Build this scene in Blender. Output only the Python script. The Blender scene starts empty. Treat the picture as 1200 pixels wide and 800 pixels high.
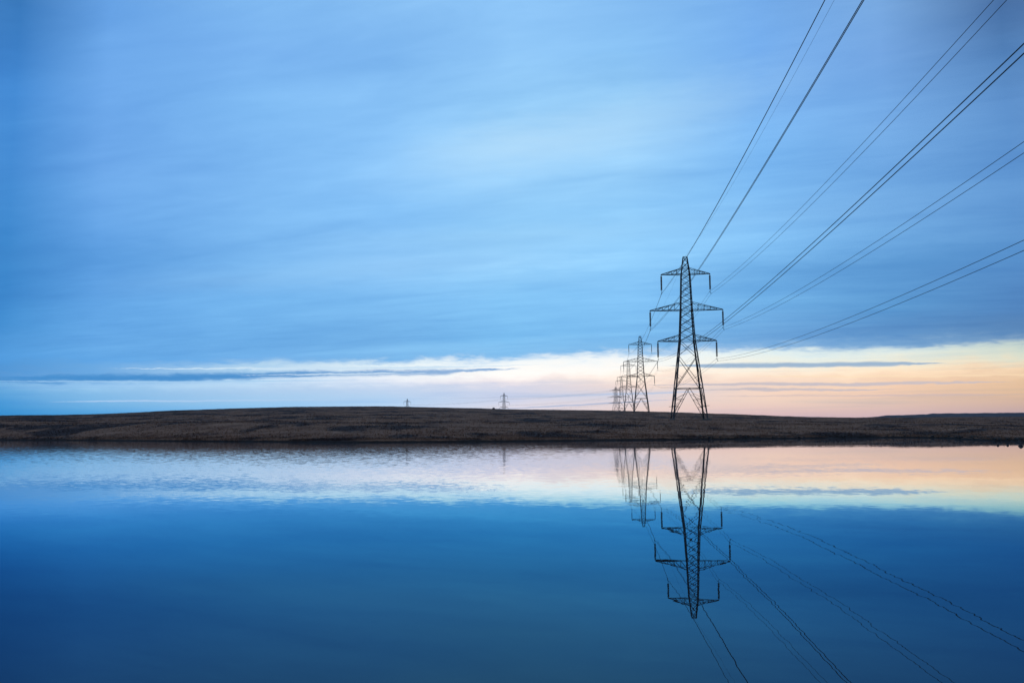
import bpy, math, random
import numpy as np
from mathutils import Vector, Matrix

SC = bpy.context.scene
COL = SC.collection
random.seed(7)
RNG = np.random.default_rng(11)

# ------------------------------------------------------------------ camera
FPX, PITCH, ROLL, EYE = 1001.0, 0.10176, 0.00448, 1.44
cam_d = bpy.data.cameras.new('camera')
cam_d.sensor_width = 36.0
cam_d.lens = 36.0 * FPX / 1200.0
cam_d.clip_start = 0.05
cam_d.clip_end = 40000
cam = bpy.data.objects.new('camera', cam_d)
COL.objects.link(cam)
cam.matrix_world = Matrix.Translation((0, 0, EYE)) @ (Matrix.Rotation(math.pi / 2 + PITCH, 4, 'X') @ Matrix.Rotation(-ROLL, 4, 'Z'))
SC.camera = cam
SC.render.resolution_x, SC.render.resolution_y = 1024, 682

vs = SC.view_settings
SC.display_settings.display_device = 'sRGB'
vs.view_transform = 'Standard'
vs.look = 'None'
vs.exposure = 0.0
vs.gamma = 1.0


def ray(x, y):
    """direction seen at photograph pixel x, y (used to read sizes off the photograph)"""
    u, v = x - 600.0, 400.0 - y
    c, s = math.cos(-ROLL), math.sin(-ROLL)
    u, v = u * c - v * s, u * s + v * c
    F = FPX * math.cos(PITCH) - v * math.sin(PITCH)
    Z = FPX * math.sin(PITCH) + v * math.cos(PITCH)
    return u / F, Z / F            # X/Y , (z-EYE)/Y


def azel(x, y):
    r, t = ray(x, y)
    return math.degrees(math.atan(r)), math.degrees(math.atan2(t, math.hypot(1, r)))


def lin(c):
    return tuple(((v / 255) / 12.92 if v <= 10 else (((v / 255) + 0.055) / 1.055) ** 2.4) for v in c)


# ------------------------------------------------------------------ sky
SUN_EL, SUN_AZ = math.radians(1.5), math.radians(48)     # afterglow low on the right, outside the frame
W = bpy.data.worlds.new('World')
SC.world = W
W.use_nodes = True
nt = W.node_tree
nt.nodes.clear()


class NB:
    def __init__(s, nt): s.nt = nt
    def node(s, t, **k):
        n = s.nt.nodes.new(t)
        for a, b in k.items(): setattr(n, a, b)
        return n
    def put(s, sock, v):
        if isinstance(v, bpy.types.NodeSocket): s.nt.links.new(v, sock)
        else: sock.default_value = v
    def m(s, op, a, b=0.0, c=0.0, clamp=False):
        n = s.node('ShaderNodeMath', operation=op, use_clamp=clamp)
        s.put(n.inputs[0], a); s.put(n.inputs[1], b); s.put(n.inputs[2], c)
        return n.outputs[0]
    def sep(s, v):
        n = s.node('ShaderNodeSeparateXYZ'); s.put(n.inputs[0], v); return n.outputs
    def comb(s, x, y, z=0.0):
        n = s.node('ShaderNodeCombineXYZ')
        for i, v in enumerate((x, y, z)): s.put(n.inputs[i], v)
        return n.outputs[0]
    def noise(s, vec, scale=1.0, detail=4.0, rough=0.5, dist=0.0, out=0):
        n = s.node('ShaderNodeTexNoise'); n.noise_dimensions = '3D'
        s.put(n.inputs['Vector'], vec); s.put(n.inputs['Scale'], scale); s.put(n.inputs['Detail'], detail)
        s.put(n.inputs['Roughness'], rough); s.put(n.inputs['Distortion'], dist)
        return n.outputs[out]
    def mix(s, f, a, b, blend='MIX'):
        n = s.node('ShaderNodeMix', data_type='RGBA', blend_type=blend)
        n.clamp_factor = True
        s.put(n.inputs[0], f)
        for k, v in ((6, a), (7, b)):
            if isinstance(v, tuple) and len(v) == 3: v = (*v, 1)
            s.put(n.inputs[k], v)
        return n.outputs[2]
    def smooth(s, v, a, b, lo=0.0, hi=1.0):
        n = s.node('ShaderNodeMapRange', interpolation_type='SMOOTHSTEP')
        for i, x in enumerate((v, a, b, lo, hi)): s.put(n.inputs[i], x)
        return n.outputs[0]
    def ramp(s, f, stops, interp='LINEAR'):
        n = s.node('ShaderNodeValToRGB'); cr = n.color_ramp; cr.interpolation = interp
        stops = sorted(stops)
        while len(cr.elements) < len(stops): cr.elements.new(1.0)
        for e, (p, c) in zip(cr.elements, stops):
            e.position = p; e.color = (*c, 1) if isinstance(c, tuple) else (c, c, c, 1)
        s.put(n.inputs[0], f)
        return n.outputs[0]
    def curve(s, f, pts):
        """piecewise smooth float function through pts [(x,y)]"""
        xs = [p[0] for p in pts]; ys = [p[1] for p in pts]
        x0, x1, y0, y1 = min(xs), max(xs), min(ys) - 1e-6, max(ys) + 1e-6
        n = s.node('ShaderNodeFloatCurve')
        c = n.mapping.curves[0]
        q = [((x - x0) / (x1 - x0), (y - y0) / (y1 - y0)) for x, y in pts]
        c.points[0].location = q[0]; c.points[1].location = q[-1]
        for p in q[1:-1]: c.points.new(*p)
        n.mapping.update()
        s.put(n.inputs['Value'], s.m('DIVIDE', s.m('SUBTRACT', f, x0), x1 - x0, clamp=True))
        return s.m('MULTIPLY_ADD', n.outputs[0], y1 - y0, y0)


B = NB(nt)
D = B.node('ShaderNodeTexCoord').outputs['Generated']
dx, dy, dz = B.sep(D)
az = B.m('MULTIPLY', B.m('ARCTAN2', dx, dy), 180 / math.pi)
el = B.m('MULTIPLY', B.m('ARCSINE', dz), 180 / math.pi)
el = B.m('ABSOLUTE', el)

# fine and broad streaks in the cloud sheet, laid out on a flat cloud layer so that they close up towards the horizon
inv = B.m('DIVIDE', 1.0, B.m('ADD', B.m('ABSOLUTE', dz), 0.06))
cu = B.m('MULTIPLY', dx, inv); cv = B.m('MULTIPLY', dy, inv)
ru = B.m('SUBTRACT', B.m('MULTIPLY', cu, .95), B.m('MULTIPLY', cv, .31))
rv = B.m('ADD', B.m('MULTIPLY', cv, .95), B.m('MULTIPLY', cu, .31))
st1 = B.noise(B.comb(B.m('MULTIPLY', ru, .42), B.m('MULTIPLY', rv, 1.25), 3.3), 1.0, 5.0, .55, .35)
st2 = B.noise(B.comb(B.m('MULTIPLY', ru, 1.1), B.m('MULTIPLY', rv, 4.6), 8.1), 1.0, 6.0, .6, .5)
# thin level streaks low over the horizon
ls = B.noise(B.comb(B.m('MULTIPLY', az, .055), B.m('MULTIPLY', B.m('ADD', el, B.m('MULTIPLY', az, -.006)), 2.1), 0.7), 1.0, 6.0, .62, .25)
lw = B.noise(B.comb(B.m('MULTIPLY', az, .20), B.m('MULTIPLY', el, .9), 5.2), 1.0, 6.0, .62, .4)

# lower edge of the cloud sheet: degrees of elevation against azimuth
EDGE = [(0, 430), (200, 431), (400, 427), (520, 425), (600, 424), (640, 420), (760, 418), (830, 411), (1000, 408), (1120, 403), (1200, 400)]
ep = [azel(x, y) for x, y in EDGE]
ep = [(-180, 4.1), (-70, 4.1)] + ep + [(60, 6.3), (180, 4.1)]
edge = B.curve(az, ep)
lf = B.noise(B.comb(B.m('MULTIPLY', az, .75), B.m('MULTIPLY', el, 3.4), 2.9), 1.0, 6.0, .65, .5)
wisp = B.m('ADD', B.m('MULTIPLY', B.m('SUBTRACT', lw, .5), 1.5), B.m('MULTIPLY', B.m('SUBTRACT', lf, .5), .75))
wfade = B.smooth(el, 1.0, 3.5)
elw = B.m('ADD', el, B.m('MULTIPLY', wisp, wfade))
rel = B.m('SUBTRACT', elw, edge)              # elevation above the edge of the sheet
LO, HI = -8.0, 40.0
fac = B.m('DIVIDE', B.m('SUBTRACT', rel, LO), HI - LO)

COLUMNS = {
    0: [(0, (58, 122, 190)), (100, (66, 136, 212)), (200, (74, 146, 218)), (300, (58, 134, 205)), (380, (66, 142, 212)), (418, (82, 154, 222)), (431, (84, 150, 214)), (440, (92, 152, 212)),
        (447, (122, 176, 224)), (458, (104, 166, 218)), (470, (88, 156, 214)), (486, (76, 148, 210))],
    110: [(0, (104, 164, 232)), (100, (108, 168, 236)), (200, (112, 172, 238)), (300, (96, 162, 230)), (380, (96, 164, 230)), (418, (98, 166, 230)), (430, (106, 168, 226)), (440, (112, 168, 222)),
        (449, (158, 202, 238)), (458, (132, 184, 228)), (470, (124, 180, 226)), (484, (92, 164, 220))],
    300: [(0, (128, 186, 244)), (60, (122, 180, 242)), (120, (128, 188, 246)), (200, (122, 182, 242)), (300, (122, 184, 242)), (350, (112, 178, 238)), (400, (108, 174, 234)), (420, (108, 172, 232)), (430, (176, 212, 240)),
        (438, (160, 202, 236)), (446, (188, 218, 244)), (458, (166, 200, 234)), (470, (156, 198, 234)), (480, (136, 192, 236))],
    450: [(0, (136, 192, 246)), (60, (128, 186, 244)), (120, (138, 196, 250)), (200, (132, 192, 248)), (250, (124, 186, 244)), (310, (138, 196, 248)), (350, (122, 186, 242)), (400, (116, 180, 236)), (420, (118, 180, 234)), (428, (222, 240, 250)),
        (436, (230, 242, 250)), (445, (222, 232, 246)), (456, (186, 208, 236)), (468, (172, 204, 236)), (478, (176, 208, 240))],
    600: [(0, (142, 198, 250)), (60, (146, 202, 252)), (120, (150, 206, 252)), (170, (156, 210, 252)), (205, (150, 206, 252)), (260, (142, 202, 250)), (310, (148, 206, 252)), (350, (130, 196, 248)), (395, (120, 188, 242)), (416, (128, 190, 240)), (424, (236, 246, 252)),
        (438, (252, 252, 250)), (447, (236, 228, 232)), (455, (204, 210, 230)), (468, (196, 206, 230)), (476, (214, 214, 228))],
    740: [(0, (136, 192, 246)), (60, (138, 196, 248)), (120, (156, 210, 252)), (180, (154, 208, 252)), (240, (144, 204, 252)), (300, (138, 200, 250)), (350, (128, 194, 248)), (390, (122, 188, 242)), (409, (128, 188, 238)), (419, (238, 247, 252)),
        (433, (252, 250, 246)), (443, (250, 236, 224)), (453, (232, 214, 208)), (465, (206, 208, 222)), (480, (224, 206, 204))],
    900: [(0, (122, 178, 240)), (60, (116, 174, 240)), (120, (118, 178, 242)), (180, (122, 184, 244)), (240, (130, 192, 248)), (300, (122, 186, 242)), (350, (106, 172, 230)), (396, (108, 166, 222)), (405, (128, 178, 226)), (412, (222, 240, 244)),
        (424, (234, 240, 232)), (434, (250, 238, 220)), (445, (240, 219, 203)), (458, (236, 210, 194)), (470, (228, 206, 194)), (487, (214, 188, 192))],
    1050: [(0, (116, 166, 224)), (60, (114, 165, 227)), (120, (112, 167, 229)), (180, (114, 171, 231)), (240, (110, 169, 228)), (300, (98, 160, 220)), (360, (84, 147, 207)), (392, (94, 148, 204)), (403, (124, 170, 214)), (410, (214, 232, 234)),
        (422, (236, 236, 220)), (432, (250, 228, 200)), (445, (234, 206, 182)), (458, (229, 199, 179)), (470, (215, 192, 180)), (487, (206, 182, 186))],
    1200: [(0, (68, 108, 162)), (60, (80, 128, 186)), (120, (88, 140, 202)), (200, (94, 150, 212)), (300, (84, 142, 204)), (360, (76, 130, 190)), (388, (86, 134, 186)), (396, (120, 158, 196)), (404, (196, 214, 208)),
           (416, (216, 221, 204)), (428, (238, 214, 184)), (445, (219, 190, 162)), (460, (212, 184, 160)), (472, (200, 176, 165)), (485, (188, 168, 172))],
}
BACK_HIGH = (138, 160, 192)


def edge_at(a):
    for (a0, e0), (a1, e1) in zip(ep, ep[1:]):
        if a0 <= a <= a1: return e0 + (e1 - e0) * (a - a0) / (a1 - a0)


def column(x, rows):
    st = []
    a0 = azel(x, 430)[0]
    E = edge_at(a0)
    for y, c in rows:
        a, e = azel(x, y)
        st.append(((e - E - LO) / (HI - LO), lin(c)))
    st.append((1.0, lin(BACK_HIGH)))
    return a0, B.ramp(fac, st)


back = B.ramp(fac, [((e - 4.1 - LO) / (HI - LO), lin(c)) for e, c in ((0, (104, 148, 192)), (3, (122, 160, 200)), (6, (116, 154, 196)), (20, (124, 156, 196)), (43, BACK_HIGH))])
cols = [(-110, back)] + [column(x, r) for x, r in COLUMNS.items()]
rightside = B.ramp(fac, [((e - 5.5 - LO) / (HI - LO), lin(c)) for e, c in ((0, (168, 150, 160)), (3, (204, 172, 146)), (5.3, (184, 196, 190)), (7, (96, 132, 174)), (20, (100, 136, 184)), (43, BACK_HIGH))])
cols += [(45, rightside), (120, back)]
sky = cols[0][1]
for (a0, _), (a1, c) in zip(cols, cols[1:]):
    f = B.node('ShaderNodeMapRange', interpolation_type='LINEAR')
    for i, v in enumerate((az, a0, a1, 0.0, 1.0)): B.put(f.inputs[i], v)
    sky = B.mix(f.outputs[0], sky, c)

# streak modulation in the sheet
sheet = B.smooth(rel, -.1, 1.2)
mod = B.m('ADD', B.m('MULTIPLY', B.m('SUBTRACT', st1,   .5), .52), B.m('MULTIPLY', B.m('SUBTRACT', st2, .5), .30))
st3 = B.noise(B.comb(B.m('MULTIPLY', ru, 2.6), B.m('MULTIPLY', rv, 6.5), 1.4), 1.0, 6.0, .62, .8)
mod = B.m('ADD', mod, B.m('MULTIPLY', B.m('SUBTRACT', st3, .5), .22))
mod = B.m('ADD', 1.06, B.m('MULTIPLY', mod, sheet))
mr = B.m('POWER', mod, 1.5); mg = B.m('POWER', mod, 1.0); mb = B.m('POWER', mod, .55)
sky = B.mix(1.0, sky, B.comb(mr, mg, mb), 'MULTIPLY')
# streaks in the clear band
low = B.m('SUBTRACT', 1.0, B.smooth(rel, -.9, .1))
lstr = B.m('MULTIPLY', B.smooth(ls, .50, .68), low)
sky = B.mix(B.m('MULTIPLY', lstr, .32), sky, B.mix(1.0, sky, (.62, .78, .96), 'MULTIPLY'))


def bar(x0, y0, x1, y1, half, soft_az, colr, wob=.25, op=1.0, core=.35):
    """long thin cloud bar between two sky directions, tapering at the ends"""
    (a0, e0), (a1, e1) = azel(x0, y0), azel(x1, y1)
    k = (e1 - e0) / (a1 - a0)
    cen = B.m('MULTIPLY_ADD', B.m('SUBTRACT', az, a0), k, e0)
    d = B.m('ABSOLUTE', B.m('ADD', B.m('SUBTRACT', el, cen), B.m('MULTIPLY', B.m('ADD', B.m('SUBTRACT', lw, .5), B.m('MULTIPLY', B.m('SUBTRACT', lf, .5), .7)), wob)))
    env = B.m('MULTIPLY', B.smooth(az, a0 - soft_az, a0 + soft_az), B.m('SUBTRACT', 1.0, B.smooth(az, a1 - soft_az, a1 + soft_az)))
    h = B.m('MULTIPLY', env, half) if core > 0 else B.m('ADD', half, 0.0)
    if core < 0: op = B.m('MULTIPLY', env, op)
    msk = B.m('SUBTRACT', 1.0, B.smooth(B.m('DIVIDE', d, B.m('ADD', h, .001)), core, 1.15 if core > 0 else 1.6))
    msk = B.m('MULTIPLY', msk, B.m('MULTIPLY_ADD', ls, .5, .65, clamp=True))
    msk = B.m('MULTIPLY', B.m('MULTIPLY', msk, B.smooth(env, 0.0, .2)), op)
    return lambda s: B.mix(msk, s, lin(colr))


for bb in (bar(500, 196, 880, 108, 1.9, 9, (178, 221, 254), 2.0, .55, -.3),
           bar(530, 174, 690, 158, 1.3, 6, (188, 227, 255), 1.4, .45, -.2),
           bar(210, 330, 560, 304, .9, 8, (154, 207, 251), 1.0, .45, -.4),
           bar(-300, 294, 240, 300, 1.0, 10, (70, 138, 208), 1.0, .35, -.4),
           bar(460, 282, 800, 262, .9, 10, (160, 213, 252), 1.2, .45, -.4),
           bar(860, 255, 1250, 215, 1.1, 9, (120, 176, 232), 1.4, .4, -.4),
           bar(860, 322, 1250, 288, 1.0, 9, (66, 132, 196), 1.2, .35, -.4),
           bar(60, 441.5, 560, 433.5, .27, 4, (84, 150, 211), .5, .9, .1),
           bar(-900, 443, 400, 438, .22, 5, (78, 144, 206), .4, .8, .1),
           bar(230, 432, 560, 429, .09, 7, (206, 230, 248), .35),
           bar(330, 439, 470, 437, .07, 4, (206, 228, 246), .3),
           bar(60, 446.5, 330, 446, .05, 7, (164, 206, 240), .15),
           bar(810, 428.2, 1070, 425.5, .19, 2.6, (150, 180, 210)),
           bar(800, 450.5, 1130, 448, .12, 4, (198, 192, 200), .35),
           bar(840, 456.5, 1010, 456, .10, 3, (200, 192, 198), .35),
           bar(900, 441, 1260, 438, .07, 3, (252, 226, 190), .3, .6),
           bar(870, 464, 1180, 462, .07, 3, (196, 184, 192), .3, .5),
           bar(560, 466, 800, 459.5, .08, 3, (190, 202, 226), .2),
           bar(600, 478, 760, 470, .06, 3, (178, 190, 216), .15),
           bar(100, 470, 420, 468, .06, 3, (176, 206, 238), .15)):
    sky = bb(sky)

# the band under the cloud is seen through several kilometres of haze: its light beyond that air is stronger
hk = B.smooth(el, .3, 5.5, .26, 0.0)
sub = B.node('ShaderNodeVectorMath', operation='SUBTRACT'); B.put(sub.inputs[0], sky); sub.inputs[1].default_value = (.27, .33, .40)
scl = B.node('ShaderNodeVectorMath', operation='SCALE'); B.put(scl.inputs[0], sub.outputs[0]); B.put(scl.inputs['Scale'], hk)
adv = B.node('ShaderNodeVectorMath', operation='ADD'); B.put(adv.inputs[0], sky); B.put(adv.inputs[1], scl.outputs[0])
sky = adv.outputs[0]

# a little clear-air scatter from the low sun on top
nish = B.node('ShaderNodeTexSky')
nish.sky_type = 'NISHITA'; nish.sun_disc = False
nish.sun_elevation = SUN_EL; nish.sun_rotation = SUN_AZ
bg1 = B.node('ShaderNodeBackground'); B.put(bg1.inputs[0], sky); bg1.inputs[1].default_value = 1.0
bg2 = B.node('ShaderNodeBackground'); B.put(bg2.inputs[0], nish.outputs[0]); bg2.inputs[1].default_value = 0.05
ms = B.node('ShaderNodeMixShader'); ms.inputs[0].default_value = 0.03
wo = B.node('ShaderNodeOutputWorld')
nt.links.new(bg1.outputs[0], ms.inputs[1]); nt.links.new(bg2.outputs[0], ms.inputs[2]); nt.links.new(ms.outputs[0], wo.inputs[0])
W.cycles.sampling_method = 'MANUAL'
W.cycles.sample_map_resolution = 512

sd = bpy.data.lights.new('sun', 'SUN')
sd.energy = 0.12; sd.angle = math.radians(12); sd.color = (1.0, .78, .6)
sun = bpy.data.objects.new('sun', sd); COL.objects.link(sun)
sv = Vector((math.sin(SUN_AZ) * math.cos(SUN_EL), math.cos(SUN_AZ) * math.cos(SUN_EL), math.sin(SUN_EL)))
sun.rotation_euler = sv.to_track_quat('Z', 'Y').to_euler()


# ------------------------------------------------------------------ materials
def material(name):
    m = bpy.data.materials.new(name); m.use_nodes = True
    m.node_tree.nodes.clear()
    b = NB(m.node_tree)
    out = b.node('ShaderNodeOutputMaterial')
    return m, b, out


def principled(b, out, col, rough=.7, metal=0.0, bump=None, bstr=.5, bdist=.05, spec=.5):
    p = b.node('ShaderNodeBsdfPrincipled')
    b.put(p.inputs['Base Color'], col if not isinstance(col, tuple) else (*col, 1))
    b.put(p.inputs['Roughness'], rough); b.put(p.inputs['Metallic'], metal)
    p.inputs['Specular IOR Level'].default_value = spec
    if bump is not None:
        bn = b.node('ShaderNodeBump'); bn.inputs['Strength'].default_value = bstr; bn.inputs['Distance'].default_value = bdist
        b.put(bn.inputs['Height'], bump); b.nt.links.new(bn.outputs[0], p.inputs['Normal'])
    b.nt.links.new(p.outputs[0], out.inputs[0])
    return p


M = {}
m, b, out = material('galvanised_steel')
pos = b.node('ShaderNodeTexCoord').outputs['Object']
n1 = b.noise(pos, 3.0, 5.0, .6)
principled(b, out, b.ramp(n1, [(.3, (.028, .030, .034)), (.7, (.06, .062, .066))]), .62, .35, n1, .2, .01)
M['steel'] = m
m, b, out = material('weathered_conductor')
principled(b, out, (.05, .052, .056), .55, .5)
M['wire'] = m
m, b, out = material('brown_porcelain')
principled(b, out, (.035, .028, .03), .25)
M['porcelain'] = m
m, b, out = material('stained_concrete')
pos = b.node('ShaderNodeTexCoord').outputs['Object']
n1 = b.noise(pos, 5.0, 5.0, .6)
principled(b, out, b.ramp(n1, [(.3, (.07, .066, .06)), (.7, (.16, .15, .14))]), .9, 0, n1, .5, .02)
M['concrete'] = m
m, b, out = material('wet_gritstone')
pos = b.node('ShaderNodeTexCoord').outputs['Object']
n1 = b.noise(pos, 9.0, 6.0, .65)
principled(b, out, b.ramp(n1, [(.3, (.010, .009, .009)), (.75, (.035, .030, .028))]), .85, 0, n1, .6, .02)
M['stone'] = m

m, b, out = material('moorland_turf')
g = b.node('ShaderNodeNewGeometry').outputs['Position']
px, py, pz = b.sep(g)
big = b.noise(b.comb(b.m('MULTIPLY', px, .040), b.m('MULTIPLY', py, .040), 0.), 1.0, 7.0, .66, .8)
mid = b.noise(b.comb(b.m('MULTIPLY', px, .10), b.m('MULTIPLY', py, .16), 2.), 1.0, 7.0, .68, .6)
fine = b.noise(g, 1.7, 6.0, .7)
c = b.ramp(mid, [(.30, (.075, .036, .024)), (.45, (.172, .092, .058)), (.6, (.235, .137, .088)), (.8, (.33, .215, .145))])
left_dim = b.smooth(px, -10., -130., 0.0, .06)  # light falloff towards the left, painted in as more dark turf
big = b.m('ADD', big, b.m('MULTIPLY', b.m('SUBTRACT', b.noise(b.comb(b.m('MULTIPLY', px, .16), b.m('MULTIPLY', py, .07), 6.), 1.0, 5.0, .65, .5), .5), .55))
c = b.mix(b.smooth(b.m('ADD', big, left_dim), .49, .60), c, (.030, .019, .019))
c = b.mix(1.0, c, b.ramp(fine, [(.25, .6), (.75, 1.35)]), 'MULTIPLY')
peat = b.m('SUBTRACT', 1.0, b.smooth(b.m('ADD', pz, b.m('MULTIPLY', b.m('SUBTRACT', fine, .5), .3)), .10, .28))
c = b.mix(peat, c, (.012, .010, .010))
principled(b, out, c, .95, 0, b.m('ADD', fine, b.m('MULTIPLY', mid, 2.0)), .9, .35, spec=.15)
M['turf'] = m

m, b, out = material('moor_grass_blades')
g = b.node('ShaderNodeNewGeometry').outputs['Position']
px, py, pz = b.sep(g)
mid = b.noise(b.comb(b.m('MULTIPLY', px, .10), b.m('MULTIPLY', py, .16), 2.), 1.0, 7.0, .68, .6)
big = b.noise(b.comb(b.m('MULTIPLY', px, .040), b.m('MULTIPLY', py, .040), 0.), 1.0, 7.0, .66, .8)
c = b.ramp(mid, [(.30, (.085, .042, .028)), (.45, (.19, .102, .066)), (.6, (.25, .146, .096)), (.8, (.35, .23, .155))])
left_dim = b.smooth(px, -10., -130., 0.0, .06)  # same leftward light falloff painted into the blade colour
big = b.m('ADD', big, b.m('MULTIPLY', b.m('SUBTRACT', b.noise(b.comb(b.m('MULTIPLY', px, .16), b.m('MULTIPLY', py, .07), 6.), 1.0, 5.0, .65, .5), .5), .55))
c = b.mix(b.smooth(b.m('ADD', big, left_dim), .49, .60), c, (.045, .028, .026))
c = b.mix(1.0, c, b.ramp(b.noise(g, 3.1, 2.0, .6), [(.3, .75), (.7, 1.25)]), 'MULTIPLY')
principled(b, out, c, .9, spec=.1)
M['grass'] = m

m, b, out = material('distant_heather')
g = b.node('ShaderNodeNewGeometry').outputs['Position']
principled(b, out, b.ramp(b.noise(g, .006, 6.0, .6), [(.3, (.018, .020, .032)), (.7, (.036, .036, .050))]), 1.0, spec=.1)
M['hill'] = m

# lake water: fresnel reflection, ripples as wave slopes (nearly still near the camera, a breeze out towards the far bank)
m, b, out = material('lake_water')
g = b.node('ShaderNodeNewGeometry').outputs['Position']
px, py, pz = b.sep(g)


def slopes(sx, sy, z, detail, rough, dist=.3):
    n = b.noise(b.comb(b.m('MULTIPLY', px, sx), b.m('MULTIPLY', py, sy), z), 1.0, detail, rough, dist, out=1)
    r = b.sep(n)
    return b.m('SUBTRACT', r[0], .5), b.m('SUBTRACT', r[1], .5)


ax, ay = slopes(3.4, 4.2, 0.0, 5.0, .66)         # breeze ripples
cx_, cy_ = slopes(4.0, 8.0, 4.0, 3.0, .5)       # fine near ripples
ex, ey = slopes(.10, .42, 9.0, 2.0, .5)         # slow swell
patch = b.noise(b.comb(b.m('MULTIPLY', px, .03), b.m('MULTIPLY', py, .10), 1.0), 1.0, 3.0, .6, .4)
breeze = b.smooth(b.m('ADD', py, b.m('MULTIPLY', b.m('SUBTRACT', patch, .5), 22.)), 11., 34.)
side = b.smooth(b.m('ADD', px, b.m('MULTIPLY', b.m('SUBTRACT', patch, .5), 14.)), -3., 13., 1.0, .12)
amp = b.m('MULTIPLY', b.m('MULTIPLY', breeze, side), .052)
amp = b.m('ADD', amp, .0022)
sy_ = b.m('ADD', b.m('ADD', b.m('MULTIPLY', ay, amp), b.m('MULTIPLY', cy_, .0025)), b.m('MULTIPLY', ey, .0032))
sx_ = b.m('ADD', b.m('MULTIPLY', ax, amp), b.m('MULTIPLY', cx_, .0035))
nrm = b.comb(sx_, sy_, 1.0)
nn = b.node('ShaderNodeVectorMath', operation='NORMALIZE'); b.put(nn.inputs[0], nrm); nrm = nn.outputs[0]
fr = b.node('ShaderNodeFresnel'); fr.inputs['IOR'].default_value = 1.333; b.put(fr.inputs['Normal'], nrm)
# fresnel dimming set in the reflection colour, red cut most where seen steeply
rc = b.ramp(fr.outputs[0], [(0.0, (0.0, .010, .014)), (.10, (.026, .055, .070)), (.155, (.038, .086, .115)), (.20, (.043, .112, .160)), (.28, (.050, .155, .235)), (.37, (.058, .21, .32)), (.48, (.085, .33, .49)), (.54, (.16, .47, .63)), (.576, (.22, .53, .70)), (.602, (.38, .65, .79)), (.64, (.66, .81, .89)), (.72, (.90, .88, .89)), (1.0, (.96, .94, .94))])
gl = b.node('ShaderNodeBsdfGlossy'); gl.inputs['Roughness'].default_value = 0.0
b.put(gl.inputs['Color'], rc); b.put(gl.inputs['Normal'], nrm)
df = b.node('ShaderNodeBsdfDiffuse'); df.inputs['Color'].default_value = (.013, .013, .015, 1)
ad = b.node('ShaderNodeAddShader')
b.nt.links.new(gl.outputs[0], ad.inputs[0]); b.nt.links.new(df.outputs[0], ad.inputs[1]); b.nt.links.new(ad.outputs[0], out.inputs[0])
M['water'] = m


# ------------------------------------------------------------------ mesh helpers
def make_mesh(name, verts, faces, mat, smooth=False):
    me = bpy.data.meshes.new(name)
    me.from_pydata([tuple(v) for v in verts], [], faces)
    me.materials.append(mat)
    if smooth: me.polygons.foreach_set('use_smooth', [True] * len(me.polygons))
    me.update()
    return me


def link(name, me, parent=None, **props):
    o = bpy.data.objects.new(name, me); COL.objects.link(o)
    if parent: o.parent = parent
    for k, v in props.items(): o[k] = v
    return o


class Geo:
    def __init__(s): s.v = []; s.f = []
    def angle(s, p, q, w, ref=(0, 0, 1), t=None):
        """L-section steel bar from p to q"""
        p, q = Vector(p), Vector(q); d = (q - p).normalized()
        ref = Vector(ref)
        if abs(d.dot(ref)) > .95: ref = Vector((1, .3, 0))
        a = d.cross(ref).normalized(); c = a.cross(d).normalized()
        t = t or w * .22
        sec = [(0, 0), (w, 0), (w, t), (t, t), (t, w), (0, w)]
        n = len(s.v)
        for e in (p, q):
            for x, y in sec: s.v.append(e + a * (x - w * .4) + c * (y - w * .4))
        for i in range(6):
            j = (i + 1) % 6
            s.f.append((n + i, n + j, n + 6 + j, n + 6 + i))
        s.f.append((n + 0, n + 3, n + 2, n + 1)); s.f.append((n + 0, n + 5, n + 4, n + 3))
        s.f.append((n + 6, n + 7, n + 8, n + 9)); s.f.append((n + 6, n + 9, n + 10, n + 11))
        return s
    def box(s, c, h):
        n = len(s.v)
        for x in (-1, 1):
            for y in (-1, 1):
                for z in (-1, 1): s.v.append(Vector((c[0] + x * h[0], c[1] + y * h[1], c[2] + z * h[2])))
        for f in ((0, 1, 3, 2), (4, 6, 7, 5), (0, 4, 5, 1), (2, 3, 7, 6), (0, 2, 6, 4), (1, 5, 7, 3)):
            s.f.append(tuple(n + i for i in f))
        return s
    def tube(s, pts, r, k=5):
        pts = [Vector(p) for p in pts]; n0 = len(s.v)
        for i, p in enumerate(pts):
            d = (pts[min(i + 1, len(pts) - 1)] - pts[max(i - 1, 0)]).normalized()
            ref = Vector((0, 0, 1)) if abs(d.z) < .9 else Vector((1, 0, 0))
            a = d.cross(ref).normalized(); c = a.cross(d)
            rr = r[i] if isinstance(r, (list, tuple)) else r
            for j in range(k):
                th = 2 * math.pi * j / k
                s.v.append(p + (a * math.cos(th) + c * math.sin(th)) * rr)
        for i in range(len(pts) - 1):
            for j in range(k):
                j2 = (j + 1) % k
                s.f.append((n0 + i * k + j, n0 + i * k + j2, n0 + (i + 1) * k + j2, n0 + (i + 1) * k + j))
        s.f.append(tuple(n0 + j for j in reversed(range(k))))
        s.f.append(tuple(n0 + (len(pts) - 1) * k + j for j in range(k)))
        return s
    def mesh(s, name, mat, smooth=False): return make_mesh(name, s.v, s.f, mat, smooth)


# ------------------------------------------------------------------ the line: where each pylon stands
TH1 = 0.1023


def at(x, y, Y):
    r, t = ray(x, y)
    return Vector((r * Y, Y, EYE + t * Y))


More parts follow.
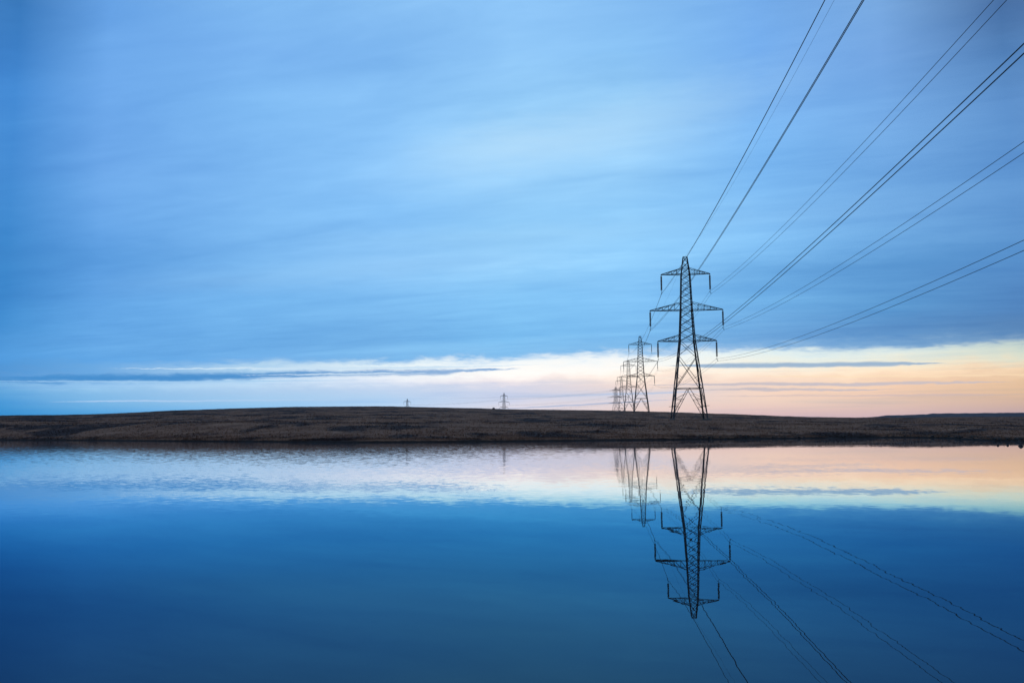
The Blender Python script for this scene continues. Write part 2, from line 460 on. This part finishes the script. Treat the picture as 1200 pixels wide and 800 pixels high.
H_ARM_T = 37.45
PY = [dict(p=Vector((44.685, 216.94, 3.277)), th=TH1),
      dict(p=Vector((69.877, 463.84, 9.328)), th=TH1)]
for x, y, Y in ((736.4, 428.5, 690), (728.2, 446.3, 930), (721.6, 457.2, 1165), (590.6, 463.9, 1290), (477.3, 470.6, 1425)):
    q = at(x, y, Y); PY.append(dict(p=Vector((q.x, q.y, q.z - H_ARM_T)), th=0))
for i in range(2, 7):
    a, c = PY[i - 1]['p'], PY[min(i + 1, 6)]['p']
    d1 = (PY[i]['p'] - a); d2 = (c - PY[i]['p']) if i < 6 else d1
    d = d1.normalized() + d2.normalized()
    PY[i]['th'] = math.atan2(d.x, d.y)

PY[5]['th'], PY[6]['th'] = -.52, -.48

# ------------------------------------------------------------------ terrain
SHORE = [(0, 515.8), (130, 516.2), (265, 517.4), (400, 518.4), (520, 517.8), (600, 517.2), (700, 516.2), (800, 515.3), (900, 513.9), (1000, 513.0), (1060, 512.6), (1110, 513.2), (1140, 515.2), (1165, 516.6), (1200, 517.0)]
CREST = [(0, 487.8), (70, 487.0), (130, 485.6), (200, 481.9), (265, 479.6), (333, 477.6), (377, 477.1), (443, 476.5), (500, 477.8), (560, 479.2), (600, 480.2), (700, 481.5), (760, 483.0), (800, 484.2), (860, 486.1), (900, 487.6), (950, 489.4), (1000, 490.0), (1060, 489.6), (1120, 489.2), (1200, 489.0)]
sh = [(math.degrees(math.atan(ray(x, y)[0])), -EYE / ray(x, y)[1] * math.hypot(1, ray(x, y)[0])) for x, y in SHORE]
cr = [(math.degrees(math.atan(ray(x, y)[0])), ray(x, y)[1] / math.hypot(1, ray(x, y)[0])) for x, y in CREST]
sh = [(-180, 1.3), (-120, 2.4), (-96, 9), (-86, 60), (-70, 150), (-50, 165)] + sh + [(38, 84), (50, 90), (70, 90), (84, 45), (96, 8), (120, 2.4), (180, 1.3)]
cr = [(-180, .012), (-90, .012), (-50, .014)] + cr + [(50, .012), (90, .012), (180, .012)]
SH_A, SH_D = np.array(sh).T
CR_A, CR_T = np.array(cr).T


class VNoise:
    def __init__(s, seed): s.g = np.random.default_rng(seed).random((256, 256))
    def __call__(s, x, y):
        xi, yi = np.floor(x).astype(int), np.floor(y).astype(int)
        fx, fy = x - xi, y - yi
        fx, fy = fx * fx * (3 - 2 * fx), fy * fy * (3 - 2 * fy)
        g = s.g; a = g[xi & 255, yi & 255]; b_ = g[(xi + 1) & 255, yi & 255]; c_ = g[xi & 255, (yi + 1) & 255]; d_ = g[(xi + 1) & 255, (yi + 1) & 255]
        return (a * (1 - fx) + b_ * fx) * (1 - fy) + (c_ * (1 - fx) + d_ * fx) * fy - .5


N1, N2, N3 = VNoise(1), VNoise(2), VNoise(3)


def height(X, Y):
    X = np.asarray(X, float); Y = np.asarray(Y, float)
    A = np.degrees(np.arctan2(X, Y)); R = np.hypot(X, Y)
    ds = np.interp(A, SH_A, SH_D)
    # little bays and nibbles in the shoreline
    wob = (N1(X * .06 + 40, Y * .06 + 40) * 4 + N2(X * .3 + 9, Y * .3) * 1.2 + N3(X * 1.1, Y * 1.1) * .4) * np.clip(ds / 90, .05, 1)
    e = R - ds - wob
    tc = np.interp(A, CR_A, CR_T)
    ts = -EYE / np.maximum(ds, 30)
    S = np.interp(R, [90, 110, 150, 217, 320, 470, 600, 760], [0, .22, .48, .69, .845, .95, .995, 1.0])
    t = ts + (tc - ts) * S
    z1 = EYE + t * R
    zc = EYE + tc * 760
    zfar = zc * np.interp(R, [760, 1500, 3000, 9000], [1, .72, .35, .2])
    z = np.where(R > 760, zfar, z1)
    near = np.interp(np.abs(A), [60, 95], [0, 1])
    z = z * (1 - near) + near * (1.5 + .02 * R)
    bankh = .24 + .10 * N2(X * .5, Y * .5) + .12 * N1(X * .15, Y * .15)
    bank = bankh * np.clip(e / .5, 0, 1) + np.clip(e, 0, 40) * .004 * (1 - near)
    z = np.where(e > 0, bank + np.maximum(z - .0, 0) * np.clip((e - .5) / 34, 0, 1) * np.clip(1, 0, 1), np.maximum(e * .35, -1.6))
    k = np.clip(e / 10, 0, 1)
    hum = N1(X * .035, Y * .05 + 7) * .9 + N2(X * .11 + 5, Y * .16) * .42 + N3(X * .35, Y * .45) * .22 + N1(X * 1.1 + 3, Y * 1.3) * .09
    z = z + hum * k * np.interp(R, [80, 200, 700, 900], [.22, .7, .6, 1.0])
    for q in PY:
        p = q['p']; d2 = (X - p.x) ** 2 + (Y - p.y) ** 2
        sg = 12.0 if p.y < 300 else (30.0 if p.y < 800 else 60.0)
        w = np.exp(-d2 / (2 * sg * sg)); z = z * (1 - w) + w * p.z
    return z


a1 = np.radians(np.concatenate([np.arange(-180, -40, 2.0), np.arange(-40, 40, .09), np.arange(40, 180, 2.0)]))
r1 = np.concatenate([np.arange(.8, 12, .8), np.arange(12, 60, 4), np.arange(60, 130, .45), np.geomspace(130, 900, 230), np.geomspace(920, 4900, 24)])
AA, RR = np.meshgrid(a1, r1, indexing='ij')
XX, YY = RR * np.sin(AA), RR * np.cos(AA)
ZZ = height(XX, YY)
na, nr = AA.shape
V = np.stack([XX, YY, ZZ], -1).reshape(-1, 3)
idx = np.arange(na * nr).reshape(na, nr)
i2 = np.roll(idx, -1, axis=0)
F = np.stack([idx[:, :-1], idx[:, 1:], i2[:, 1:], i2[:, :-1]], -1).reshape(-1, 4)
centre = len(V)
V = np.vstack([V, [[0, 0, float(height(0.01, 0.01))]]])
F3 = np.stack([idx[:, 0], i2[:, 0], np.full(na, centre)], -1)


def np_mesh(name, V, quads, tris, mat, smooth):
    me = bpy.data.meshes.new(name)
    me.vertices.add(len(V)); me.vertices.foreach_set('co', np.ascontiguousarray(V, dtype=np.float32).ravel())
    nq = 0 if quads is None else len(quads); ntr = 0 if tris is None else len(tris)
    li = np.concatenate(([quads.ravel()] if nq else []) + ([tris.ravel()] if ntr else []))
    me.loops.add(len(li)); me.loops.foreach_set('vertex_index', li.astype(np.int32))
    tot = np.concatenate([np.full(nq, 4), np.full(ntr, 3)]).astype(np.int32)
    me.polygons.add(nq + ntr)
    me.polygons.foreach_set('loop_start', np.concatenate([[0], np.cumsum(tot)[:-1]]).astype(np.int32))
    me.polygons.foreach_set('loop_total', tot)
    me.polygons.foreach_set('use_smooth', np.full(nq + ntr, smooth))
    me.materials.append(mat)
    me.update(calc_edges=True); me.validate()
    return me


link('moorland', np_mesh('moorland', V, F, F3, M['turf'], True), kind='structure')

# water sheet
Wv, Wf = [], []
K = 96
for i in range(K):
    a = 2 * math.pi * i / K; Wv.append((450 * math.sin(a), 450 * math.cos(a), 0))
Wf.append(tuple(reversed(range(K))))
link('lake', make_mesh('lake', Wv, Wf, M['water']), kind='structure')

# far hills: a ridge some 3.5 km off, blue with distance, rising above the moor on the right
HP = [(-60, 487.8), (0, 487.0), (60, 486.3), (100, 486.2), (140, 487.2), (220, 489), (700, 492), (985, 491.2), (1010, 489.4), (1030, 487.6), (1040, 486.5), (1060, 486.2), (1085, 485.2), (1093, 484.3), (1120, 484.0), (1160, 483.6), (1200, 483.4), (1300, 482.6)]
ha = np.array([math.degrees(math.atan(ray(x, y)[0])) for x, y in HP]); ht_ = np.array([ray(x, y)[1] / math.hypot(1, ray(x, y)[0]) for x, y in HP])
aa = np.radians(np.arange(-60, 60, .06)); hr = np.array([2700, 2900, 3150, 3400, 3500, 3650, 4000, 4600])
prof = np.array([-.15, .25, .62, .93, 1.0, .97, .8, .4])
AAh, RRh = np.meshgrid(aa, hr, indexing='ij')
top = EYE + np.interp(np.degrees(AAh), ha, ht_, left=.014, right=.015) * 3500
Zh = top * prof[None, :] + N1(RRh * .004 + AAh * 60, AAh * 90) * 6 * (prof < .95)[None, :] + N2(AAh * 300, RRh * .002) * 1.2
Vh = np.stack([RRh * np.sin(AAh), RRh * np.cos(AAh), Zh], -1).reshape(-1, 3)
idx = np.arange(Vh.shape[0]).reshape(AAh.shape)
Fh = np.stack([idx[:-1, :-1], idx[:-1, 1:], idx[1:, 1:], idx[1:, :-1]], -1).reshape(-1, 4)
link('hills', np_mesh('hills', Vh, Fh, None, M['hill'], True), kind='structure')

# moor grass: tussocks of real blades
nT = 130000
az_ = RNG.uniform(-38, 38, nT)
u = RNG.random(nT)
dist = np.interp(az_, SH_A, SH_D) + .3 + (u ** 2.1) * 560
gx, gy = dist * np.sin(np.radians(az_)), dist * np.cos(np.radians(az_))
keep = (N2(gx * .09, gy * .14) + RNG.normal(0, .18, nT)) > -.22
gz = height(gx, gy)
keep &= gz > .12
gx, gy, gz, dist = gx[keep], gy[keep], gz[keep], dist[keep]
n = len(gx); NBL = 5
sc = RNG.uniform(.10, .28, n) * np.interp(dist, [90, 400], [1, 1.25])
th = RNG.uniform(0, 6.283, (n, NBL)); lean = RNG.uniform(.15, .9, (n, NBL)); hh = sc[:, None] * RNG.uniform(.6, 1.15, (n, NBL))
bx = gx[:, None] + np.cos(th) * sc[:, None] * .25; by = gy[:, None] + np.sin(th) * sc[:, None] * .25
wx, wy = -np.sin(th) * sc[:, None] * .13, np.cos(th) * sc[:, None] * .13
tx, ty = bx + np.cos(th) * hh * lean, by + np.sin(th) * hh * lean
zb = np.broadcast_to(gz[:, None] - .04, th.shape)
v0 = np.stack([bx - wx, by - wy, zb], -1); v1 = np.stack([bx + wx, by + wy, zb], -1); v2 = np.stack([tx, ty, zb + hh], -1)
GV = np.stack([v0, v1, v2], 2).reshape(-1, 3)
GT = np.arange(len(GV)).reshape(-1, 3)
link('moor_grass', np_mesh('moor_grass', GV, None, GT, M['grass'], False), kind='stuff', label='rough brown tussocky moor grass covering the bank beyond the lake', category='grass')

# ------------------------------------------------------------------ pylons
LV = [(0, 8.43), (20.2, 3.75), (28.14, 2.9), (37.45, 2.2), (42.0, 1.0)]
ARMS = [('T', 37.45, 6.15, 1.55), ('M', 28.14, 9.16, 1.95), ('B', 20.2, 7.37, 1.55)]
INS = 4.89
SEP = 0.68
# the two wires of each bundle hang tilted, mirrored between the two circuits
BUNDLE = {-1: (math.cos(math.radians(64)), math.sin(math.radians(64))), 1: (math.cos(math.radians(130)), math.sin(math.radians(130)))}


def width(z, k=1.0):
    for (z0, w0), (z1, w1) in zip(LV, LV[1:]):
        if z <= z1: return k * (w0 + (w1 - w0) * (z - z0) / (z1 - z0))
    return k * LV[-1][1]


CORN = [(-1, -1), (1, -1), (1, 1), (-1, 1)]


def corner(i, z, k=1.0):
    w = width(z, k) / 2; return Vector((CORN[i % 4][0] * w, CORN[i % 4][1] * w, z))


def body_bars(k=1.0):
    """every bracing bar of the tower body: (p, q, size)"""
    bars = []
    lv = [(37.45, 39.0), (39.0, 40.5), (40.5, 42.0)]
    z = 28.14
    for i in range(6): lv.append((z + i * 9.31 / 6, z + (i + 1) * 9.31 / 6))
    for i in range(4): lv.append((20.2 + i * 7.94 / 4, 20.2 + (i + 1) * 7.94 / 4))
    for f in range(4):
        c = lambda s, z: corner(f + s, z, k)
        cen = sum((c(s, zz) for s in (0, 1) for zz in (0, 20)), Vector()) / 4
        nrm = Vector((cen.x, cen.y, 0)).normalized()
        L = lambda a, b_, t: a.lerp(b_, t)
        for z0, z1 in lv:
            s = .11 if z0 > 30 else .12
            bars.append((c(0, z0), c(1, z1), s)); bars.append((c(1, z0) - nrm * .06, c(0, z1) - nrm * .06, s))
        bars.append((c(0, 16.3), c(1, 20.2), .11)); bars.append((c(1, 16.3) - nrm * .07, c(0, 20.2) - nrm * .07, .11))
        a0, a1_, b0, b1_ = c(0, 8.1), c(1, 16.3), c(1, 8.1), c(0, 16.3)
        bars.append((a0, a1_, .13)); bars.append((b0 - nrm * .08, b1_ - nrm * .08, .13))
        for zh in (8.1, 20.2, 28.14, 37.45, 39.0, 42.0): bars.append((c(0, zh), c(1, zh), .15 if zh < 10 else .10))
        mid = L(c(0, 8.1), c(1, 8.1), .5)
        for s, A, Bq in ((0, a0, a1_), (1, b0, b1_)):
            foot = c(s, .5)
            bars.append((mid, foot, .13))
            # secondary bars tie the long diagonals to the leg
            bars.append((c(s, 9.9), L(A, Bq, .16), .07)); bars.append((c(s, 11.6), L(A, Bq, .16), .07)); bars.append((c(s, 11.6), L(A, Bq, .31), .07))
            for zq in (5.4, 3.4):
                tq = (8.1 - zq) / 7.6
                bars.append((c(s, zq), L(mid, foot, tq), .09))
            bars.append((c(s, 5.4), L(mid, foot, .17), .07)); bars.append((c(s, 3.4), L(mid, foot, (8.1 - 5.4) / 7.6), .07))
            bars.append((c(s, 1.9), L(mid, foot, (8.1 - 3.4) / 7.6), .07))
    # plan bracing at the waist of the legs
    bars.append((L(corner(0, 8.1, k), corner(1, 8.1, k), .5), L(corner(1, 8.1, k), corner(2, 8.1, k), .5), .08))
    bars.append((L(corner(2, 8.1, k), corner(3, 8.1, k), .5), L(corner(3, 8.1, k), corner(0, 8.1, k), .5), .08))
    return bars


def arm_parts(sd, z, a, dz, k=1.0):
    """chords and lacing of one crossarm"""
    w0, w1 = width(z, k) / 2, width(z + dz, k) / 2
    tip = Vector((sd * a, 0, z))
    lo = [Vector((sd * w0, s * w0, z)) for s in (-1, 1)]; hi = [Vector((sd * w1, s * w1, z + dz)) for s in (-1, 1)]
    ch = [(p, tip + Vector((0, s * .08, 0)), .15) for p, s in zip(lo, (-1, 1))] + [(p, tip + Vector((0, s * .08, .10)), .13) for p, s in zip(hi, (-1, 1))]
    la = []
    n = 5 if a > 8 else 4
    for i in range(1, n):
        t0 = (i - 1) / n; t = i / n
        for j in (0, 1):
            L0, L1, H0, H1 = lo[j].lerp(tip, t0), lo[j].lerp(tip, t), hi[j].lerp(tip, t0), hi[j].lerp(tip, t)
            la.append((L1, H1, .065)); la.append((H0, L1, .065))
        la.append((lo[0].lerp(tip, t0), lo[1].lerp(tip, t), .06)); la.append((lo[0].lerp(tip, t), lo[1].lerp(tip, t), .06))
    return ch, la


def insulator_geo(top, bot, seg, r=.15):
    g = Geo(); top, bot = Vector(top), Vector(bot)
    n = seg; pts, rad = [], []
    for i in range(n):
        t = i / n
        for dt, rr in ((0, .06), (.2, r), (.8, r * .96), (.86, .06)):
            pts.append(top.lerp(bot, (i + dt) / n)); rad.append(rr)
    pts.append(bot); rad.append(.05)
    g.tube(pts, rad, 8 if seg > 10 else 5)
    return g


def build_pylon(spec, full, tension=False, k=1.0):
    root = bpy.data.objects.new('electricity_pylon', None); COL.objects.link(root)
    root.location = spec['p']; root.rotation_euler = (0, 0, -spec['th'])
    root.empty_display_size = 2
    root['category'] = 'pylon'; root['group'] = 'lattice pylons carrying the power line across the moor'
    zs = [-.4] + [l[0] for l in LV]
    for i in range(4):
        g = Geo()
        for z0, z1, w in zip(zs, zs[1:], (.30, .30, .25, .20, .17)):
            g.angle(corner(i, max(z0, 0), k) + Vector((0, 0, z0 if z0 < 0 else 0)), corner(i, z1, k), w, ref=(-CORN[i][0], -CORN[i][1], 0))
        link('leg', g.mesh('leg', M['steel']), root)
    bars = body_bars(k)
    if full:
        for p, q, w in bars: link('brace', Geo().angle(p, q, w).mesh('brace', M['steel']), root)
    else:
        g = Geo()
        for p, q, w in bars: g.angle(p, q, w * 1.1)
        link('bracing', g.mesh('bracing', M['steel']), root, kind='stuff')
    for _, z, a, dz in ARMS:
        for sd in (-1, 1):
            ch, la = arm_parts(sd, z, a, dz, k)
            g = Geo()
            for p, q, w in ch: g.angle(p, q, w if spec['p'].y < 1000 else w * 1.4)
            g.box((sd * a, 0, z - .05), (.16, .13, .10))
            if not full:
                for p, q, w in la: g.angle(p, q, w)
            arm = link('crossarm', g.mesh('crossarm', M['steel']), root)
            if full:
                for p, q, w in la: link('brace', Geo().angle(p, q, w).mesh('brace', M['steel']), arm)
            if tension: continue
            seg = 17 if full else 7
            x = sd * a
            ins = link('insulator', insulator_geo((x, 0, z - .35), (x, 0, z - 4.0), seg, .235 if full else .2).mesh('insulator', M['porcelain'], True), root)
            cx, cz = BUNDLE[sd]; h = SEP / 2
            g = Geo()
            g.tube([(x, 0, z), (x, 0, z - .4)], .04)
            g.tube([(x, 0, z - 4.0), (x, 0, z - 4.4)], .05)
            P0 = Vector((x, 0, z - 4.4)); A_ = Vector((x + cx * h, 0, z - INS + cz * h)); B_ = Vector((x - cx * h, 0, z - INS - cz * h))
            g.tube([P0, A_], .035); g.tube([P0, B_], .035); g.tube([A_, B_], .035)
            for e in (A_, B_): g.box(e, (.05, .22, .05))
            ring = [(x + .26 * math.cos(t), .26 * math.sin(t), z - 3.95) for t in np.linspace(0, 2 * math.pi, 13)]
            g.tube(ring, .02, 4)
            link('clamp', g.mesh('clamp', M['steel']), ins if full else root)
    if full:
        for i in range(4):
            c0 = corner(i, 0); g = Geo()
            g.box((c0.x, c0.y, .02), (.75, .75, .28)); g.box((c0.x, c0.y, .40), (.38, .38, .12))
            link('footing', g.mesh('footing', M['concrete']), root)
            c1 = corner(i, 3.6); g = Geo()
            ox, oy = CORN[i]
            for ddx, ddy in ((1, 0), (0, 1)):
                for off in (-.35, .35):
                    a_ = c1 + Vector((ddx * (-.9 * ox) + ddy * off, ddy * (-.9 * oy) + ddx * off, 0)); b_ = c1 + Vector((ddx * (.85 * ox) + ddy * off, ddy * (.85 * oy) + ddx * off, .08))
                    g.angle(a_, b_, .06)
            for q_ in (.45, .62, .8):
                sq = [c1 + Vector((sx * q_, sy_2 * q_, .04)) for sx, sy_2 in ((-1, -1), (1, -1), (1, 1), (-1, 1), (-1, -1))]
                g.tube(sq, .012, 3)
            link('climbing_guard', g.mesh('climbing_guard', M['steel']), root)
    return root


PLAB = ['tallest lattice pylon, nearest the lake, its four feet seen on the bank',
        'second nearest pylon, standing on the skyline just left of the tallest one',
        'third pylon along the line, partly behind the second nearest one',
        'fourth pylon of the receding row, between third pylon and the heavy corner pylon',
        'far corner pylon where the line turns, leftmost of the crowded row',
        'small far pylon showing three pairs of arms, alone on the skyline',
        'smallest pylon, farthest left, only its top arms above the hill crest']
roots = []
for i, spec in enumerate(PY):
    r = build_pylon(spec, i == 0, tension=(i == 4), k=1.3 if i == 4 else 1.0)
    r['label'] = PLAB[i]; roots.append(r)

# ------------------------------------------------------------------ conductors
d = PY[0]['th']
ld = Vector((math.sin(d), math.cos(d), 0))


def attach(i, sd, z, a, off=(0, 0)):
    t = PY[i]['th']; p = PY[i]['p']
    x = sd * a + off[0]
    return Vector((p.x + math.cos(t) * x, p.y - math.sin(t) * x, p.z + z + off[1]))


def span(p, q, bq, n, skip_last=True):
    """parabola with curvature bq between two points"""
    L = math.hypot(q.x - p.x, q.y - p.y); out_ = []
    for i in range(n if skip_last else n + 1):
        t = i / n; c = p.lerp(q, t); c.z -= bq * (t * L) * (1 - t) * L; out_.append(c)
    return out_


def near_span(p, a, bq, n=60, length=245):
    out_ = []
    for i in range(n, 0, -1):
        t = length * i / n; c = p - ld * t; c.z = p.z + a * t + bq * t * t; out_.append(c)
    return out_


NAME = {'T': 'top', 'M': 'middle', 'B': 'bottom'}
for nm, z, a, dz in ARMS:
    for sd in (-1, 1):
        cx, cz = BUNDLE[sd]
        for j in (1, -1):
            off = (cx * SEP / 2 * j, cz * SEP / 2 * j)
            P = []
            for i in range(7):
                if i == 4: P.append(attach(i, sd, z, a, off))
                else: P.append(attach(i, sd, z - INS, a, off))
            pts = near_span(P[0], -.0667, .00024)
            for i in range(6): pts += span(P[i], P[i + 1], .00024, 34 if i == 0 else 16, i < 5)
            g = Geo(); g.tube(pts, .025, 5)
            o = link('power_line', g.mesh('power_line', M['wire'], True))
            o['category'] = 'cable'; o['group'] = 'conductors of the overhead power line'
            side_ = 'left' if sd < 0 else 'right'
            if sd < 0:
                o['label'] = f'{"upper" if j > 0 else "lower"} wire of the pair hung from the {NAME[nm]} left arm of the tallest pylon'
            else:
                o['label'] = f'{"upper" if j > 0 else "lower"} wire of the pair hung from the {NAME[nm]} right arm of the tallest pylon'
P = [attach(i, 0, 42.05, 0) for i in range(7)]
pts = near_span(P[0], -.0725, .0003)
for i in range(6): pts += span(P[i], P[i + 1], .0003, 34 if i == 0 else 16, i < 5)
g = Geo(); g.tube(pts, .013, 5)
o = link('earth_wire', g.mesh('earth_wire', M['wire'], True))
o['category'] = 'cable'; o['label'] = 'single thin wire running from peak to peak of the pylons'

# tension strings on the corner pylon, lying along the wires
dirs = [(PY[3]['p'] - PY[4]['p']).normalized(), (PY[5]['p'] - PY[4]['p']).normalized()]
inv4 = Matrix.Rotation(PY[4]['th'], 3, 'Z')
for _, z, a, dz in ARMS:
    for sd in (-1, 1):
        for dv in dirs:
            loc = inv4 @ Vector((dv.x, dv.y, 0))
            t0 = Vector((sd * a, 0, z)); t1 = t0 + loc * 4.2 + Vector((0, 0, -.5))
            link('insulator', insulator_geo(t0 + loc * .3, t1, 7, .2).mesh('insulator', M['porcelain'], True), roots[4])


# ------------------------------------------------------------------ rocks
def rock_mesh(name, sx, sy, sz, seed):
    rg = np.random.default_rng(seed)
    import bmesh
    bm = bmesh.new(); bmesh.ops.create_icosphere(bm, subdivisions=2, radius=1.0)
    off = rg.normal(0, .12, len(bm.verts))
    for v, o_ in zip(bm.verts, off):
        k_ = 1 + o_; v.co = Vector((v.co.x * sx * k_, v.co.y * sy * k_, v.co.z * sz * k_))
    me = bpy.data.meshes.new(name); bm.to_mesh(me); bm.free(); me.materials.append(M['stone'])
    return me


for x, y, s, lab in ((1169.5, 521.9, .10, 'left one of two tiny dark stones poking out of the water by the right shore'),
                     (1181, 521.9, .09, 'right one of two tiny dark stones poking out of the water by the right shore'),
                     (1196.5, 522.8, .17, 'largest dark stone in the water, at the right edge beside the shore')):
    r, t = ray(x, y); Y = -EYE / t
    o = link('rock', rock_mesh('rock', s, s * .8, s * .9, int(x)), label=lab, category='rock')
    o.location = (r * Y, Y, .015)
q = at(578.4, 479, 640)
o = link('rock', rock_mesh('rock', 1.1, .9, .9, 5), label='small dark boulder on the skyline just left of the lone far pylon', category='rock')
o.location = (q.x, 640, float(height(q.x, 640)) + .4)

# stony margin on the right
SV, SF = [], []
base = rock_mesh('shore_stones', 1, 1, .7, 3)
bv = np.array([v.co[:] for v in base.vertices]); bf = np.array([p.vertices[:] for p in base.polygons])
bpy.data.meshes.remove(base)
cnt = 0
for i in range(900):
    A = RNG.uniform(12, 36) if i % 3 else RNG.uniform(26, 34)
    R = np.interp(A, SH_A, SH_D) + RNG.normal(1.5, 2.4)
    x_, y_ = R * math.sin(math.radians(A)), R * math.cos(math.radians(A))
    hz = float(height(x_, y_))
    if hz < -.25 or hz > 1.2: continue
    s = RNG.uniform(.07, .22); ang = RNG.uniform(0, 6.28)
    ca, sa = math.cos(ang), math.sin(ang)
    v = bv * s * np.array([1, RNG.uniform(.6, 1), RNG.uniform(.5, .9)])
    v = np.stack([v[:, 0] * ca - v[:, 1] * sa + x_, v[:, 0] * sa + v[:, 1] * ca + y_, v[:, 2] + hz + s * .2], -1)
    SV.append(v); SF.append(bf + cnt * len(bv)); cnt += 1
link('shore_stones', np_mesh('shore_stones', np.vstack(SV), None, np.vstack(SF), M['stone'], False), kind='stuff', label='dark wet stones strewn along the right shore', category='stones')

# ------------------------------------------------------------------ haze
m, b, out = material('evening_haze')
pv = b.node('ShaderNodeVolumePrincipled')
pv.inputs['Color'].default_value = (.70, .84, 1.0, 1)
pv.inputs['Density'].default_value = 4e-5
pv.inputs['Anisotropy'].default_value = 0.0
b.nt.links.new(pv.outputs[0], out.inputs['Volume'])
g = Geo(); g.box((0, 0, 37), (5200, 5200, 40))
HAZE = link('haze', g.mesh('haze', m), kind='stuff', label='thin blue evening haze over the moor', category='haze')
